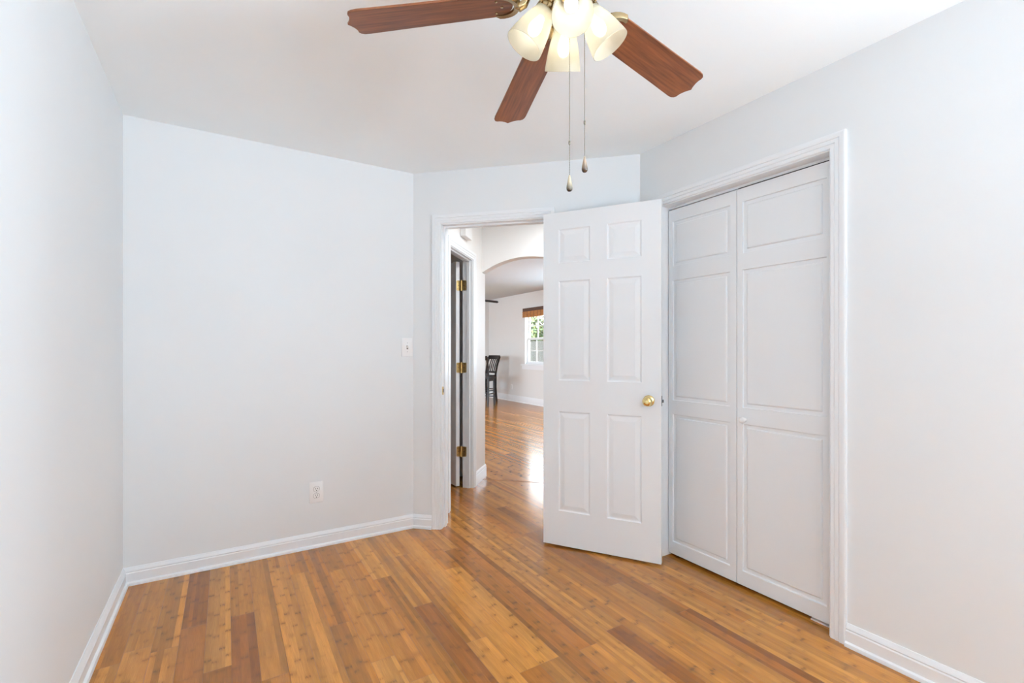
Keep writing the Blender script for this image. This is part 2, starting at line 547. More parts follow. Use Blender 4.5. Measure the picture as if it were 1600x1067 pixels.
# hall: wall with a doorway, arch wall, ceiling, right hand end
m = MB(); m.mx = ENTRY
m.box(HSB, HS, TH, HD0 - JT, 0, H).box(HSB, HS, HD1 + JT, AT1, 0, H).box(HSB, HS, HD0 - JT, HD1 + JT, HDH + JT, H)
struct(m.obj('wall_hall', M_HALL), 'hall wall with the side doorway, seen through the open door', 'wall')


def arch_wall():
    cs, hw, spring, rise = .58, .45, 1.94, .135
    rad = (hw * hw + rise * rise) / (2 * rise)
    n = 24
    arc = []
    for i in range(n + 1):
        x = -hw + 2 * hw * i / n
        arc.append((cs + x, spring + rise - rad + math.sqrt(rad * rad - x * x)))
    m = MB(); m.mx = ENTRY
    for t in (AT0, AT1):
        vs, fs = [], []
        for s, z in arc:
            vs += [(s, t, z), (s, t, H + .12)]
        for i in range(n): fs.append((2 * i, 2 * i + 2, 2 * i + 3, 2 * i + 1))
        m.add(vs, fs)
    vs, fs = [], []
    for s, z in arc: vs += [(s, AT0, z), (s, AT1, z)]
    for i in range(n): fs.append((2 * i, 2 * i + 1, 2 * i + 3, 2 * i + 2))
    m.add(vs, fs)
    m.box(cs + hw, 2.9, AT0, AT1, 0, H + .12)
    m.box(HSB - .6, HS, AT1 - .002, AT1, 0, H + .12)
    m.box(HSB, HS, AT0, AT1 - .002, H, H + .12)
    return m


struct(arch_wall().obj('wall_arch', M_HALL), 'cream hall wall pierced by a rounded arch', 'wall')
m = MB(); m.mx = ENTRY
m.box(HSB, 2.9, TH, AT0, H, H + .1)
struct(m.obj('ceiling_hall', M_CEIL), 'hall ceiling between the bedroom door and the arch', 'ceiling')
m = MB(); m.mx = ENTRY
m.box(2.75, 2.9, .0, AT0, 0, H).box(1.5, 2.9, 0, TH, 0, H)
struct(m.obj('wall_hall_end', M_HALL), 'wall closing the hall to the right', 'wall')
# side room beyond the hall doorway
m = MB(); m.mx = ENTRY
m.box(-1.6, -1.5, TH, AT1, 0, H).box(-1.6, HSB, AT1 - .06, AT1 - .003, 0, H).box(-1.6, HSB, TH, AT1, H, H + .1)
struct(m.obj('wall_side_room', M_HALL), 'dim side room behind the ajar hall door', 'wall')

# dining room beyond the arch
WY0, WY1, WZ0, WZ1 = 7.98, 9.03, .895, 2.10
FH = 2.52
D2 = (5.55, 7.05, .8, 2.1)
m = MB()
X0, X1 = FARX, FARX + .15
m.box(X0, X1, WY1, FARY + .1, 0, FH).box(X0, X1, D2[1], WY0, 0, FH).box(X0, X1, FARS, D2[0], 0, FH)
m.box(X0, X1, WY0, WY1, 0, WZ0).box(X0, X1, WY0, WY1, WZ1, FH)
m.box(X0, X1, D2[0], D2[1], 0, D2[2]).box(X0, X1, D2[0], D2[1], D2[3], FH)
struct(m.obj('wall_dining_far', M_FARWALL), 'far dining room wall with the window', 'wall')
m = MB().box(FARW, FARX + .15, FARY, FARY + .1, 0, FH)
struct(m.obj('wall_dining_end', M_FARWALL), 'end wall of the dining room behind the stools', 'wall')
LW = (5.35, 7.85, .78, 2.12)
m = MB().box(FARW - .1, FARW, 2.9, LW[0], 0, FH).box(FARW - .1, FARW, LW[1], FARY + .1, 0, FH).box(FARW - .1, FARW, LW[0], LW[1], 0, LW[2]).box(FARW - .1, FARW, LW[0], LW[1], LW[3], FH).box(FARW - .1, XL - TH, 2.9, 3.0, 0, FH)
struct(m.obj('wall_dining_left', M_FARWALL), 'left wall of the dining room', 'wall')
m = MB().box(3.05, FARX + .1, .3, .42, 0, FH).box(2.98, 3.06, .3, 2.2, 0, FH)
struct(m.obj('wall_dining_right', M_FARWALL), 'right wall of the dining room', 'wall')
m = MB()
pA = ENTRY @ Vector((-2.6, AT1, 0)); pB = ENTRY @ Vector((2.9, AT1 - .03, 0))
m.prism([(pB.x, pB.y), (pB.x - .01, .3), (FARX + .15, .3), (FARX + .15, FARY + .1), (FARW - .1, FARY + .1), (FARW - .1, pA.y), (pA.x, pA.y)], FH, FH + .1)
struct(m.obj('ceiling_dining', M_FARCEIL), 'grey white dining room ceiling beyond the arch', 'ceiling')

m = MB().box(X1, X1 + .02, D2[0] - .03, D2[1] + .03, D2[2] - .03, D2[3] + .03)  # boards added against the sky behind both dining fill lights
struct(m.obj('sky_block_dining_far', M_SKY_BLOCK), 'opaque board added to shut the sky out behind the far dining fill light', 'window')
m = MB().box(FARW - .12, FARW - .1, LW[0] - .03, LW[1] + .03, LW[2] - .03, LW[3] + .03)
struct(m.obj('sky_block_dining_left', M_SKY_BLOCK), 'opaque board added to shut the sky out behind the left dining fill light', 'window')

# ------------------------------------------------------------------ trim: casings, jambs, baseboards
CASING = [(0, 0), (0, .008), (.003, .0105), (.015, .0105), (.0175, .0085), (.020, .0125), (.033, .0125), (.0355, .0105), (.038, .0150), (.052, .0165), (.056, .0165), (.060, .0145), (.060, 0)]


def casing_frame(m, a0, a1, h, wall, face, sgn, prof=CASING, rev=.006):
    """door casing around an opening a0..a1 x 0..h. wall(a, d, z) -> xyz; d = distance out of the wall face"""
    n = len(prof)
    vs, fs = [], []
    for k in range(4):
        for w, d in prof:
            w = w + rev
            a, z = {0: (a0 - w, 0), 1: (a0 - w, h + w), 2: (a1 + w, h + w), 3: (a1 + w, 0)}[k]
            vs.append(wall(a, d, z))
    for k in range(3):
        for i in range(n - 1):
            fs.append((k * n + i, k * n + i + 1, (k + 1) * n + i + 1, (k + 1) * n + i))
    fs.append(tuple(range(n))); fs.append(tuple(3 * n + i for i in range(n)))
    m.add(vs, fs)
    return m


def entry_pt(s, t, z): return tuple(ENTRY @ Vector((s, t, z)))


m = casing_frame(MB(), OP0, OP1, OPH, lambda a, d, z: entry_pt(a, -d, z), 0, -1)
m.mx = ENTRY
m.box(OP0 - JT, OP0, -.001, TH + .001, 0, OPH + JT).box(OP1, OP1 + JT, -.001, TH + .001, 0, OPH + JT).box(OP0, OP1, -.001, TH + .001, OPH, OPH + JT)
m.box(OP0, OP0 + .010, .040, .075, 0, OPH).box(OP1 - .010, OP1, .040, .075, 0, OPH).box(OP0 + .010, OP1 - .010, .040, .075, OPH - .010, OPH)
m.mx = Matrix.Identity(4)
casing_frame(m, OP0, OP1, OPH, lambda a, d, z: entry_pt(a, TH + d, z), 0, 1)
TRIM1 = struct(m.obj('trim_1', M_TRIM, smooth=28), 'white casing and jamb of the bedroom doorway', 'door frame')
m = MB()
m.mx = ENTRY @ frame((OP0, .020, .935), (0, 1, 0), (0, 0, 1), (1, 0, 0))
# strike plate with rounded ends and a dark latch hole
def rounded_rect(hw, hh, r, n=5):
    pts = []
    for cx, cy, a0 in ((hw - r, hh - r, 0), (-hw + r, hh - r, 90), (-hw + r, -hh + r, 180), (hw - r, -hh + r, 270)):
        for i in range(n + 1):
            a = R(a0 + 90 * i / n); pts.append((cx + r * math.cos(a), cy + r * math.sin(a)))
    return pts
m.prism(rounded_rect(.013, .029, .012), 0, .0022)
m.prism(rounded_rect(.006, .012, .003), .0022, .0028, 1)
o = m.obj('strike_plate', [M_HINGE, M_SLOT], TRIM1)
o['label'] = 'small brass strike plate'

m = casing_frame(MB(), CL0, CL1, CLH, lambda a, d, z: (XR - d, a, z), 0, -1)
m.box(XR - .001, XR + TH, CL0 - JT, CL0, 0, CLH + JT).box(XR - .001, XR + TH, CL1, CL1 + JT, 0, CLH + JT).box(XR - .001, XR + TH, CL0, CL1, CLH, CLH + JT)
m.box(XR + .062, XR + .082, CL0, CL1, CLH - .012, CLH)
struct(m.obj('trim_2', M_TRIM, smooth=28), 'white casing framing the closet folding doors', 'door frame')

m = casing_frame(MB(), HD0, HD1, HDH, lambda a, d, z: entry_pt(HS + d, a, z), 0, 1)
m.mx = ENTRY
m.box(HSB - .001, HS + .001, HD0 - JT, HD0, 0, HDH + JT).box(HSB - .001, HS + .001, HD1, HD1 + JT, 0, HDH + JT).box(HSB - .001, HS + .001, HD0, HD1, HDH, HDH + JT)
m.box(HSB + .042, HSB + .065, HD0, HD0 + .01, 0, HDH).box(HSB + .042, HSB + .065, HD1 - .01, HD1, 0, HDH).box(HSB + .042, HSB + .065, HD0 + .01, HD1 - .01, HDH - .01, HDH)
TRIM3 = struct(m.obj('trim_3', M_TRIM, smooth=28), 'white casing of the side doorway in the hall', 'door frame')

BASE = [(0, 0), (.026, 0), (.026, .006), (.023, .014), (.014, .0185), (.014, .060), (.0105, .065), (.0125, .070), (.0095, .078), (.005, .085), (.0035, .089), (0, .089)]


def baseboards(poly, names, labels, prof=BASE, mat_=None):
    """poly: floor polyline, room on its left; one mitred baseboard object per segment"""
    P = [Vector((p[0], p[1])) for p in poly]
    dirs = [(P[i + 1] - P[i]).normalized() for i in range(len(P) - 1)]
    nor = [Vector((-d.y, d.x)) for d in dirs]
    def off(i, d):
        if i == 0: return P[0] + nor[0] * d
        if i == len(P) - 1: return P[-1] + nor[-1] * d
        a, b = nor[i - 1], nor[i]
        k = (a + b); k = k / k.dot(a)
        return P[i] + k * d
    for i in range(len(P) - 1):
        if not names[i]: continue
        m = MB(); n = len(prof); vs = []
        for j in (i, i + 1):
            for d, z in prof:
                q = off(j, d); vs.append((q.x, q.y, z))
        fs = [(k, k + 1, n + k + 1, n + k) for k in range(n - 1)] + [(n - 1, 0, n, 2 * n - 1)]
        fs += [tuple(range(n)), tuple(range(2 * n - 1, n - 1, -1))]
        m.add(vs, fs)
        struct(m.obj(names[i], mat_ or M_TRIM, smooth=30), labels[i], 'baseboard')


e0 = ENTRY @ Vector((OP0 - .0665, 0, 0)); e1 = ENTRY @ Vector((OP1 + .0665, 0, 0))
baseboards([(e0.x, e0.y), (P0.x, P0.y), (XL, YB), (XL, YREAR)],
           ['baseboard_entry', 'baseboard_back', 'baseboard_left'],
           ['short white baseboard beside the bedroom doorway', 'white baseboard under the light switch wall', 'white baseboard along the left wall'])
baseboards([(XR, YREAR), (XR, CL0 - .0665)], ['baseboard_right'], ['white baseboard to the right of the closet'])
baseboards([(XR, CL1 + .0665), (P1.x, P1.y), (e1.x, e1.y)], ['baseboard_closet', 'baseboard_behind'],
           ['short white baseboard left of the closet', 'white baseboard behind the open door'])
h0 = ENTRY @ Vector((HS, HD1 + .0665, 0)); h1 = ENTRY @ Vector((HS, AT1, 0))
HBASE = [(0, 0), (.014, 0), (.014, .088), (.0105, .094), (.0125, .100), (.008, .112), (.004, .118), (0, .118)]
baseboards([(h1.x, h1.y), (h0.x, h0.y)], ['baseboard_hall'], ['white baseboard on the pier beside the arch'], HBASE)
baseboards([(FARX, .42), (FARX, FARY), (FARW, FARY)], ['baseboard_dining_far', 'baseboard_dining_end'],
           ['tall white baseboard under the far window', 'white baseboard behind the stools'],
           [(0, 0), (.022, 0), (.02, .016), (.014, .02), (.014, .12), (.009, .135), (.006, .15), (0, .15)])
m = MB(); m.mx = ENTRY
m.box(HS + .015, 1.03, AT0 - .004, AT0 + .010, 0, .0012)
struct(m.obj('trim_4', wood('threshold_wood', (.30, .11, .022), (.36, .14, .03), (6, 60, 60), .3)), 'thin wooden threshold strip across the arch', 'threshold')


# ------------------------------------------------------------------ panelled doors
def panel_slab(m, w, h, th, panels, rings, both=True):
    """x across, z up, front face at y = 0 looking to -y, back at y = th"""
    xs = sorted({0, w, *[p[0] for p in panels], *[p[1] for p in panels]})
    zs = sorted({0, h, *[p[2] for p in panels], *[p[3] for p in panels]})
    for side in ((0, 1), (th, -1)) if both else ((0, 1),):
        y0, sg = side
        for i in range(len(xs) - 1):
            for j in range(len(zs) - 1):
                cx, cz = (xs[i] + xs[i + 1]) / 2, (zs[j] + zs[j + 1]) / 2
                if any(p[0] < cx < p[1] and p[2] < cz < p[3] for p in panels): continue
                m.add([(xs[i], y0, zs[j]), (xs[i + 1], y0, zs[j]), (xs[i + 1], y0, zs[j + 1]), (xs[i], y0, zs[j + 1])], [(0, 1, 2, 3)])
        for p in panels:
            vs, fs = [], []
            for ins, dep in rings:
                y = y0 + sg * dep
                vs += [(p[0] + ins, y, p[2] + ins), (p[1] - ins, y, p[2] + ins), (p[1] - ins, y, p[3] - ins), (p[0] + ins, y, p[3] - ins)]
            for k in range(len(rings) - 1):
                for e in range(4):
                    fs.append((4 * k + e, 4 * k + (e + 1) % 4, 4 * k + 4 + (e + 1) % 4, 4 * k + 4 + e))
            k = 4 * (len(rings) - 1)
            fs.append((k, k + 1, k + 2, k + 3))
            m.add(vs, fs)
    if not both:
        m.add([(0, th, 0), (w, th, 0), (w, th, h), (0, th, h)], [(0, 1, 2, 3)])
    m.add([(0, 0, 0), (0, th, 0), (0, th, h), (0, 0, h)], [(0, 1, 2, 3)])
    m.add([(w, 0, 0), (w, th, 0), (w, th, h), (w, 0, h)], [(0, 1, 2, 3)])
    m.add([(0, 0, 0), (w, 0, 0), (w, th, 0), (0, th, 0)], [(0, 1, 2, 3)])
    m.add([(0, 0, h), (w, 0, h), (w, th, h), (0, th, h)], [(0, 1, 2, 3)])
    return m


OGEE = [(0, 0), (.0035, .0045), (.007, .0065), (.012, .0065), (.017, .0055), (.034, .0018), (.037, .0012), (.038, .0012)]
DW, DH = .708, 2.044
SIX = [(a, b, z0, z1) for a, b in ((.100, .298), (.402, .600)) for z0, z1 in ((.212, .822), (1.013, 1.622), (1.732, 1.940))]
hx, hy = 1.694, 2.400
dv = Vector((.5434, -.8395, 0)); dn = Vector((.8395, .5434, 0))      # along the open leaf, and from its face towards the wall
DOOR_MX = frame((hx, hy, .012), dv, dn, (0, 0, 1))
m = panel_slab(MB(), DW, DH, .035, SIX, OGEE)
DOOR1 = m.obj('door_1', M_DOOR, world=DOOR_MX)
struct(DOOR1, 'white six panel bedroom door standing wide open', 'door')


def door_knob(parent, x, z, y, sgn, name='knob'):
    m = MB()
    m.mx = frame((x, y, z), (1, 0, 0), (0, 0, -sgn), (0, sgn, 0))
    m.lathe([(0, 0), (.032, 0), (.032, .003), (.029, .007), (.020, .010), (.0125, .013), (.0115, .026), (.0165, .031), (.0245, .037), (.0275, .045), (.027, .052), (.0235, .058), (.017, .0625), (.0125, .064), (.012, .0632), (.0105, .0632), (.009, .0655), (.003, .0660), (.0028, .0645), (0, .0645)], 36)
    o = m.obj(name, M_BRASS, parent, smooth=40)
    o['label'] = 'polished brass door knob'
    return o


door_knob(DOOR1, .640, .912, 0, -1)
door_knob(DOOR1, .640, .912, .035, 1)
m = MB().box(DW - .0005, DW + .0016, .0055, .0295, .884, .941)
m.box(DW + .0016, DW + .011, .011, .024, .904, .920)
o = m.obj('latch', mat('latch_steel', (.20, .20, .21), .35, 1.0), DOOR1, bevel=.001)
o['label'] = 'steel latch plate on the door edge'


def hinge(parent, name, mx, leafw=.030):
    m = MB(); m.mx = mx
    pts = rounded_rect(leafw / 2, .0445, .010, 4)
    m.prism([(x + leafw / 2, y) for x, y in pts], 0, .0022)
    m.box(-.014, leafw * .6, -.0445, .0445, 0, .0022)
    for yy in (-.03, 0, .03):
        m.mx = mx @ Matrix.Translation((leafw * (.62 if yy else .35), yy, .0022))
        m.lathe([(.0036, 0), (.003, .0008), (0, .0008)], 10, 1)
    return m


HINGES = (.285, 1.035, 1.735)
# knuckles of the bedroom door hinges, in the gap between leaf and frame
for z in HINGES:
    m = MB(); m.mx = Matrix.Translation((-.006, .041, z))
    m.lathe([(.0055, -.0445), (.0055, .0445)], 12)
    m.mx = Matrix.Identity(4)
    m.box(-.0025, 0, .006, .041, z - .0445, z + .0445)
    m.obj('hinge', M_HINGE, DOOR1, smooth=40)

# hall side door, ajar at 135 degrees into the side room
ang = R(135)
# leaf direction in (s, t): (-.707, .707); its hinge edge faces (.707, -.707)
E1 = ENTRY @ Vector((.008, HD1 + .004, 0))
ld = (U * -.7071 + N * .7071)
lt = (U * -.7071 - N * .7071)           # thickness direction
HALL_MX = frame((E1.x, E1.y, .012), ld, -lt, (0, 0, 1)) @ Matrix.Translation((0, -.034, 0))
m = panel_slab(MB(), .57, 1.98, .034, [(.08, .25, .2, .8), (.32, .49, .2, .8), (.08, .25, 1.0, 1.58), (.32, .49, 1.0, 1.58), (.08, .25, 1.68, 1.88), (.32, .49, 1.68, 1.88)], OGEE)
DOOR2 = m.obj('door_2', M_DOOR, world=HALL_MX)
struct(DOOR2, 'white hall side door ajar behind the doorway casing', 'door')
for z in (.305, 1.045, 1.770):
    m = hinge(None, 'hinge', frame((0, .034, z), (0, -1, 0), (0, 0, 1), (-1, 0, 0)))
    pin = HALL_MX.inverted() @ ENTRY @ Vector((.026, HD1 - .003, 0))
    m.mx = Matrix.Translation((pin.x, pin.y, z))
    m.lathe([(.003, -.049), (.0065, -.0465), (.0065, .0465), (.003, .049)], 14)
    o = m.obj('hinge', [M_HINGE, M_SLOT], DOOR2, smooth=40)
    o['label'] = 'brass hinge leaf'
    mm = hinge(None, 'hinge', ENTRY @ frame((HSB, HD1, z + .012), (1, 0, 0), (0, 0, 1), (0, -1, 0)), .034)
    o = mm.obj('hinge', [M_HINGE, M_SLOT], TRIM3, smooth=40)
    o['label'] = 'brass hinge leaf on the jamb'

# closet folding doors
FOLD = [(0, 0), (.0015, .0075), (.004, .0085), (.020, .0085), (.023, .0035), (.027, .0020), (.028, .0020)]
LEAF_Z = ((.072, .818), (.899, 1.599), (1.682, 1.944))
FX = XR + .052
gap = .003
mid = 1.4545
leafs = [('door_3', CL1 - .006, mid + gap / 2, 'left leaf of the white folding closet door'),
         ('door_4', mid - gap / 2, CL0 + .004, 'right leaf of the white folding closet door, with knob')]
for nm, ya, yb, lab in leafs:
    w = ya - yb
    mx = frame((FX, ya, .019), (0, -1, 0), (1, 0, 0), (0, 0, 1))
    x0, x1 = (.028, w - .036) if nm == 'door_3' else (.030, w - .030)
    m = panel_slab(MB(), w, 2.012, .030, [(x0, x1, a, b) for a, b in LEAF_Z], FOLD, both=False)
    d = m.obj(nm, M_DOOR, world=mx)
    struct(d, lab, 'closet door')
    if nm == 'door_4':
        k = MB(); k.mx = frame((.043, 0, .840), (1, 0, 0), (0, 0, 1), (0, -1, 0))
        k.lathe([(0, 0), (.010, 0), (.0085, .006), (.0085, .012), (.014, .018), (.0165, .024), (.0155, .031), (.010, .036), (0, .0375)], 28)
        k.obj('knob', M_PLASTIC, d, smooth=50)
        k = MB().box(w - .10, w, .008, .024, -.0185, -.012)
        k.obj('pivot_bracket', M_PLASTIC, d)
        k = MB().box(0, w, .010, .022, 2.012, 2.020)
        k.obj('track_glide', M_SLOT, d)

# ------------------------------------------------------------------ switch, outlets, chime box
def plate(m, hw, hh, t=.0055):
    m.prism(rounded_rect(hw, hh, .004, 3), 0, t * .55)
    pts0, pts1 = rounded_rect(hw, hh, .004, 3), rounded_rect(hw - .004, hh - .004, .003, 3)
    n = len(pts0)
    vs = [(x, y, t * .55) for x, y in pts0] + [(x, y, t) for x, y in pts1]
    m.add(vs, [(i, (i + 1) % n, n + (i + 1) % n, n + i) for i in range(n)] + [tuple(range(n, 2 * n))])
    return m


sw_mx = frame((1.0545, YB, 1.230), (1, 0, 0), (0, 0, 1), (0, -1, 0))
sw = plate(MB(), .0395, .0625).obj('light_switch', M_PLASTIC, world=sw_mx, smooth=30)
tag(sw, 'white toggle light switch on the back wall near the doorway', 'light switch')
m = MB().box(-.005, .005, -.0125, .0125, .0055, .0062, 1)
m.beam((0, -.002, .005), (0, .007, .017), .0085, .009, (1, 0, 0), 0)
m.obj('toggle', [M_PLASTIC, M_SLOT], sw)
for yy in (-.030, .030):
    m = MB(); m.mx = Matrix.Translation((0, yy, .0055)); m.lathe([(.0032, 0), (.0026, .001), (0, .001)], 12)
    m.obj('screw', M_STEEL, sw)


def outlet(name, mx, label, hw=.040, hh=.064):
    o = plate(MB(), hw, hh).obj(name, M_PLASTIC, world=mx, smooth=30)
    tag(o, label, 'electrical outlet')
    for yy in (-.0205, .0205):
        m = MB(); m.mx = Matrix.Translation((0, yy, .0055))
        pts = []
        for k in range(28):
            a = 2 * math.pi * k / 28
            pts.append((.0172 * math.cos(a), max(-.0142, min(.0142, .0172 * math.sin(a)))))
        m.prism(pts, -.0004, .0018)
        m.prism([(p[0] * 1.07, p[1] * 1.07) for p in pts], -.0004, .0003, 1)
        m.box(-.0078, -.0052, -.001, .0085, .0018, .0021, 1).box(.0052, .0078, -.001, .0075, .0018, .0021, 1)
        m.prism([(.0030 * math.cos(R(a)), -.0078 + .0030 * math.sin(R(a))) for a in range(0, 360, 30)], .0018, .0021, 1)
        m.obj('receptacle', [M_PLASTIC, M_SLOT], o)
    m = MB(); m.mx = Matrix.Translation((0, 0, .0055)); m.lathe([(.003, 0), (.0024, .001), (0, .001)], 12)
    m.obj('screw', M_STEEL, o)
    return o


outlet('electrical_outlet', frame((.4775, YB, .335), (1, 0, 0), (0, 0, 1), (0, -1, 0)), 'white duplex outlet low on the back wall of the bedroom')
outlet('electrical_outlet', frame((FARX, 9.60, .34), (0, -1, 0), (0, 0, 1), (-1, 0, 0)), 'small outlet on the far dining room wall left of the window', .040, .064)

m = MB(); m.mx = ENTRY
m.box(HS, HS + .045, .62, .80, 2.135, 2.29)
ch = m.obj('door_chime', M_PLASTIC, bevel=.004)
tag(ch, 'white box mounted on the hall wall above the side doorway', 'door chime')

# ------------------------------------------------------------------ ceiling fan
FZ = 2.18                                  # blade height
def chain(m, x, y, z0, z1, r=.0015, step=.0046, clasp=None):
    n = int((z0 - z1) / step)
    prof = [(r * math.sin(math.pi * i / 4), r * -math.cos(math.pi * i / 4)) for i in range(5)]
    for i in range(n + 1):
        m.mx = Matrix.Translation((x, y, z0 - i * step))
        m.lathe(prof, 6, cap=False)
    m.mx = Matrix.Identity(4)
    m.tube([(x, y, z0), (x, y, z1)], .0005, 5)
    if clasp:
        m.mx = Matrix.Translation((x, y, clasp)); m.lathe([(.0007, -.006), (.0028, -.004), (.0028, .004), (.0007, .006)], 8)
        m.mx = Matrix.Identity(4)


def blade_outline(rt=.612, w0=.055, w1=.0645, r0=.150):
    half = [(r0, .0), (r0 + .002, .018), (r0 + .010, .036), (r0 + .026, w0 - .004), (r0 + .045, w0), (rt - .18, w1 - .004), (rt - .045, w1), (rt - .030, w1 - .0015), (rt - .020, w1 - .007), (rt - .016, w1 - .016), (rt - .0165, w1 - .026), (rt - .014, w1 - .038), (rt - .008, w1 - .052), (rt, 0)]
    return half + [(x, -y) for x, y in reversed(half[1:-1])]


def make_fan(name, label, loc, phase, mats, lights=True, dz_ceiling=H, blade_len=.612, drop=0.0):
    bz = FZ - H - drop                              # blade plane relative to the ceiling
    mb, mm = mats
    root = thing(name, label, 'ceiling fan', Matrix.Translation((loc[0], loc[1], dz_ceiling)))
    m = MB().lathe([(0, 0), (.066, 0), (.066, -.010), (.058, -.030), (.030, -.045), (.022, -.050), (.022, -.058), (0, -.058)], 40)
    if drop: m.lathe([(.013, -.05), (.013, -.06 - drop)], 16)
    m.obj('canopy', mm, root, smooth=35)
    m = MB(); m.mx = Matrix.Translation((0, 0, -drop)); m.lathe([(0, -.052), (.040, -.054), (.090, -.066), (.112, -.085), (.115, -.100), (.109, -.108), (.115, -.114), (.115, -.150), (.104, -.172), (.075, -.186), (.050, -.192), (0, -.192)], 48)
    m.obj('motor_housing', mm, root, smooth=35)
    m = MB(); m.mx = Matrix.Translation((0, 0, -drop)); m.lathe([(0, -.190), (.048, -.190), (.050, -.200), (.050, -.222), (.044, -.236), (.030, -.246), (.024, -.262), (.020, -.276), (.010, -.284), (0, -.285)], 36)
    m.obj('switch_housing', mm, root, smooth=35)
    ol = blade_outline(blade_len)
    for k in range(5):
        da, droop = ((-.585, .106), (-1.42, .099), (2.0, .074), (0, .085), (0, .085))[k]
        a = R(phase - 72 * k + da)
        mx = Matrix.Translation((0, 0, bz)) @ Matrix.Rotation(a, 4, 'Z') @ Matrix.Rotation(droop, 4, 'Y') @ Matrix.Rotation(R(-11.1), 4, 'X')
        m = MB(); m.prism(ol, -.003, .003)
        b = m.obj('blade', mb, root, bevel=.0012)
        b.matrix_local = mx
        # cast iron: crescent under the blade root and a swan neck to the motor
        m = MB()
        n, ro, ri = 16, .056, .043
        cx = .190
        vs, fs = [], []
        for i in range(n + 1):
            t = R(80 + 200 * i / n)
            th = .010 * (1 - abs(i - n / 2) / (n / 2)) ** .6 + .0015
            rr = ri + (ro - ri) * (1 - (.5 if i in (0, n) else .0)) - 0
            for r_, z_ in ((ri, -.0035), (ri, -.0035 - th * .7), (rr, -.0035 - th), (rr + .004, -.002), (rr + .004, .005)):
                vs.append((cx + r_ * math.cos(t), r_ * math.sin(t), z_))
        for i in range(n):
            for q in range(4):
                fs.append((5 * i + q, 5 * i + q + 1, 5 * i + 5 + q + 1, 5 * i + 5 + q))
            fs.append((5 * i + 4, 5 * i, 5 * i + 5, 5 * i + 9))
        fs += [(0, 1, 2, 3, 4), tuple(5 * n + q for q in range(5))]
        m.add(vs, fs)
        m.tube([(.143, 0, -.004), (.132, 0, -.009), (.120, 0, -.004), (.110, 0, .010), (.102, 0, .026), (.095, 0, .040), (.080, 0, .056)], [.010, .0125, .0115, .010, .010, .011, .010], 12)
        for sx, sy in ((.181, 0), (.197, .030), (.197, -.030)):
            m.mx = Matrix.Translation((sx, sy, -.0055)); m.lathe([(.004, .003), (.0035, 0), (0, -.0008)], 10); m.mx = Matrix.Identity(4)
        ir = m.obj('blade_arm', mm, b, smooth=35)
    if not lights: return root
    for k in range(4):
        az = R(-121.4 + 90 * k)
        out = Vector((math.cos(az), math.sin(az), 0))
        tilt = R(32)
        ax = (out * math.sin(tilt) + Vector((0, 0, -math.cos(tilt)))).normalized()
        neck = out * .053 + Vector((0, 0, bz - .027))
        m = MB()
        m.tube([out * .020 + Vector((0, 0, bz - .004)), out * .034 + Vector((0, 0, bz - .002)), out * .044 + Vector((0, 0, bz - .006)), neck - ax * .010, neck + ax * .002], [.008, .008, .008, .009, .010], 12)
        side = ax.cross(Vector((0, 0, 1))).normalized()
        mx = frame(neck, side, ax.cross(side), ax)
        m.mx = mx
        m.lathe([(0, -.006), (.012, -.006), (.026, -.002), (.0295, .004), (.0295, .016), (.0285, .016), (.0275, .005), (.014, .002), (.014, .030), (.0125, .034), (0, .034)], 32)
        for q in range(3):
            t = R(90 + 120 * q)
            m.mx = mx @ frame((.0295 * math.cos(t), .0295 * math.sin(t), .010), (0, 0, 1), (-math.sin(t), math.cos(t), 0), (math.cos(t), math.sin(t), 0))
            m.lathe([(.0015, -.003), (.0015, .003), (.0042, .0035), (.0042, .009), (.003, .010), (0, .010)], 10)
        arm = m.obj('light_arm', mm, root, smooth=35)
        # bell shaped glass shade, a thin shell
        outer = [(.0262, .004), (.0268, .012), (.0300, .022), (.0355, .038), (.0408, .056), (.0455, .076), (.0495, .097), (.0525, .115), (.0532, .124)]
        m = MB(); m.mx = mx
        m.lathe(outer + [(.0520, .1245), (.0516, .123)] + [(r - .0022, z) for r, z in reversed(outer[:-1])], 48, cap=False)
        sh = m.obj('lamp_shade', M_SHADE, root, smooth=60)
        sh['label'] = 'frosted cream glass bell shade'
        m = MB(); m.mx = mx
        m.lathe([(0, .034), (.0095, .034), (.0105, .040), (.0150, .052), (.0178, .064), (.0172, .074), (.0130, .083), (.0070, .088), (0, .0895)], 24)
        m.obj('bulb', M_BULB, arm, smooth=60)
    fwd = Vector((.5207, .8537, 0)); rgt = Vector((.8537, -.5207, 0))
    for dx, df, zlow, zc, fm, clasp in ((.0052, -.012, 1.687, 'fob_a', M_FOB_A, 1.775), (.049, .004, 1.745, 'fob_b', M_FOB_B, 1.838)):
        q = rgt * dx + fwd * df
        zt = bz - (.040 if dx < .04 else .050)
        m = MB(); chain(m, q.x, q.y, zt, zlow - dz_ceiling, clasp=clasp - dz_ceiling)
        if dx >= .04:
            m.tube([rgt * .018 + fwd * df + Vector((0, 0, zt + .004)), q + Vector((0, 0, zt + .004)), q + Vector((0, 0, zt - .006))], .0032, 8)
        c = m.obj('pull_chain', M_CHAIN, root, smooth=60)
        m = MB().lathe([(0, 0), (.0022, -.001), (.0034, -.006), (.0056, -.018), (.0078, -.030), (.0084, -.036), (.0076, -.041), (.0045, -.0445), (0, -.0455)], 20)
        fb = m.obj('fob', fm, c, smooth=60)
        fb.matrix_local = Matrix.Translation((q.x, q.y, zlow - dz_ceiling))
        fb['label'] = 'cream pull fob with dark tip' if dx < .04 else 'mottled brown pull fob'
    return root


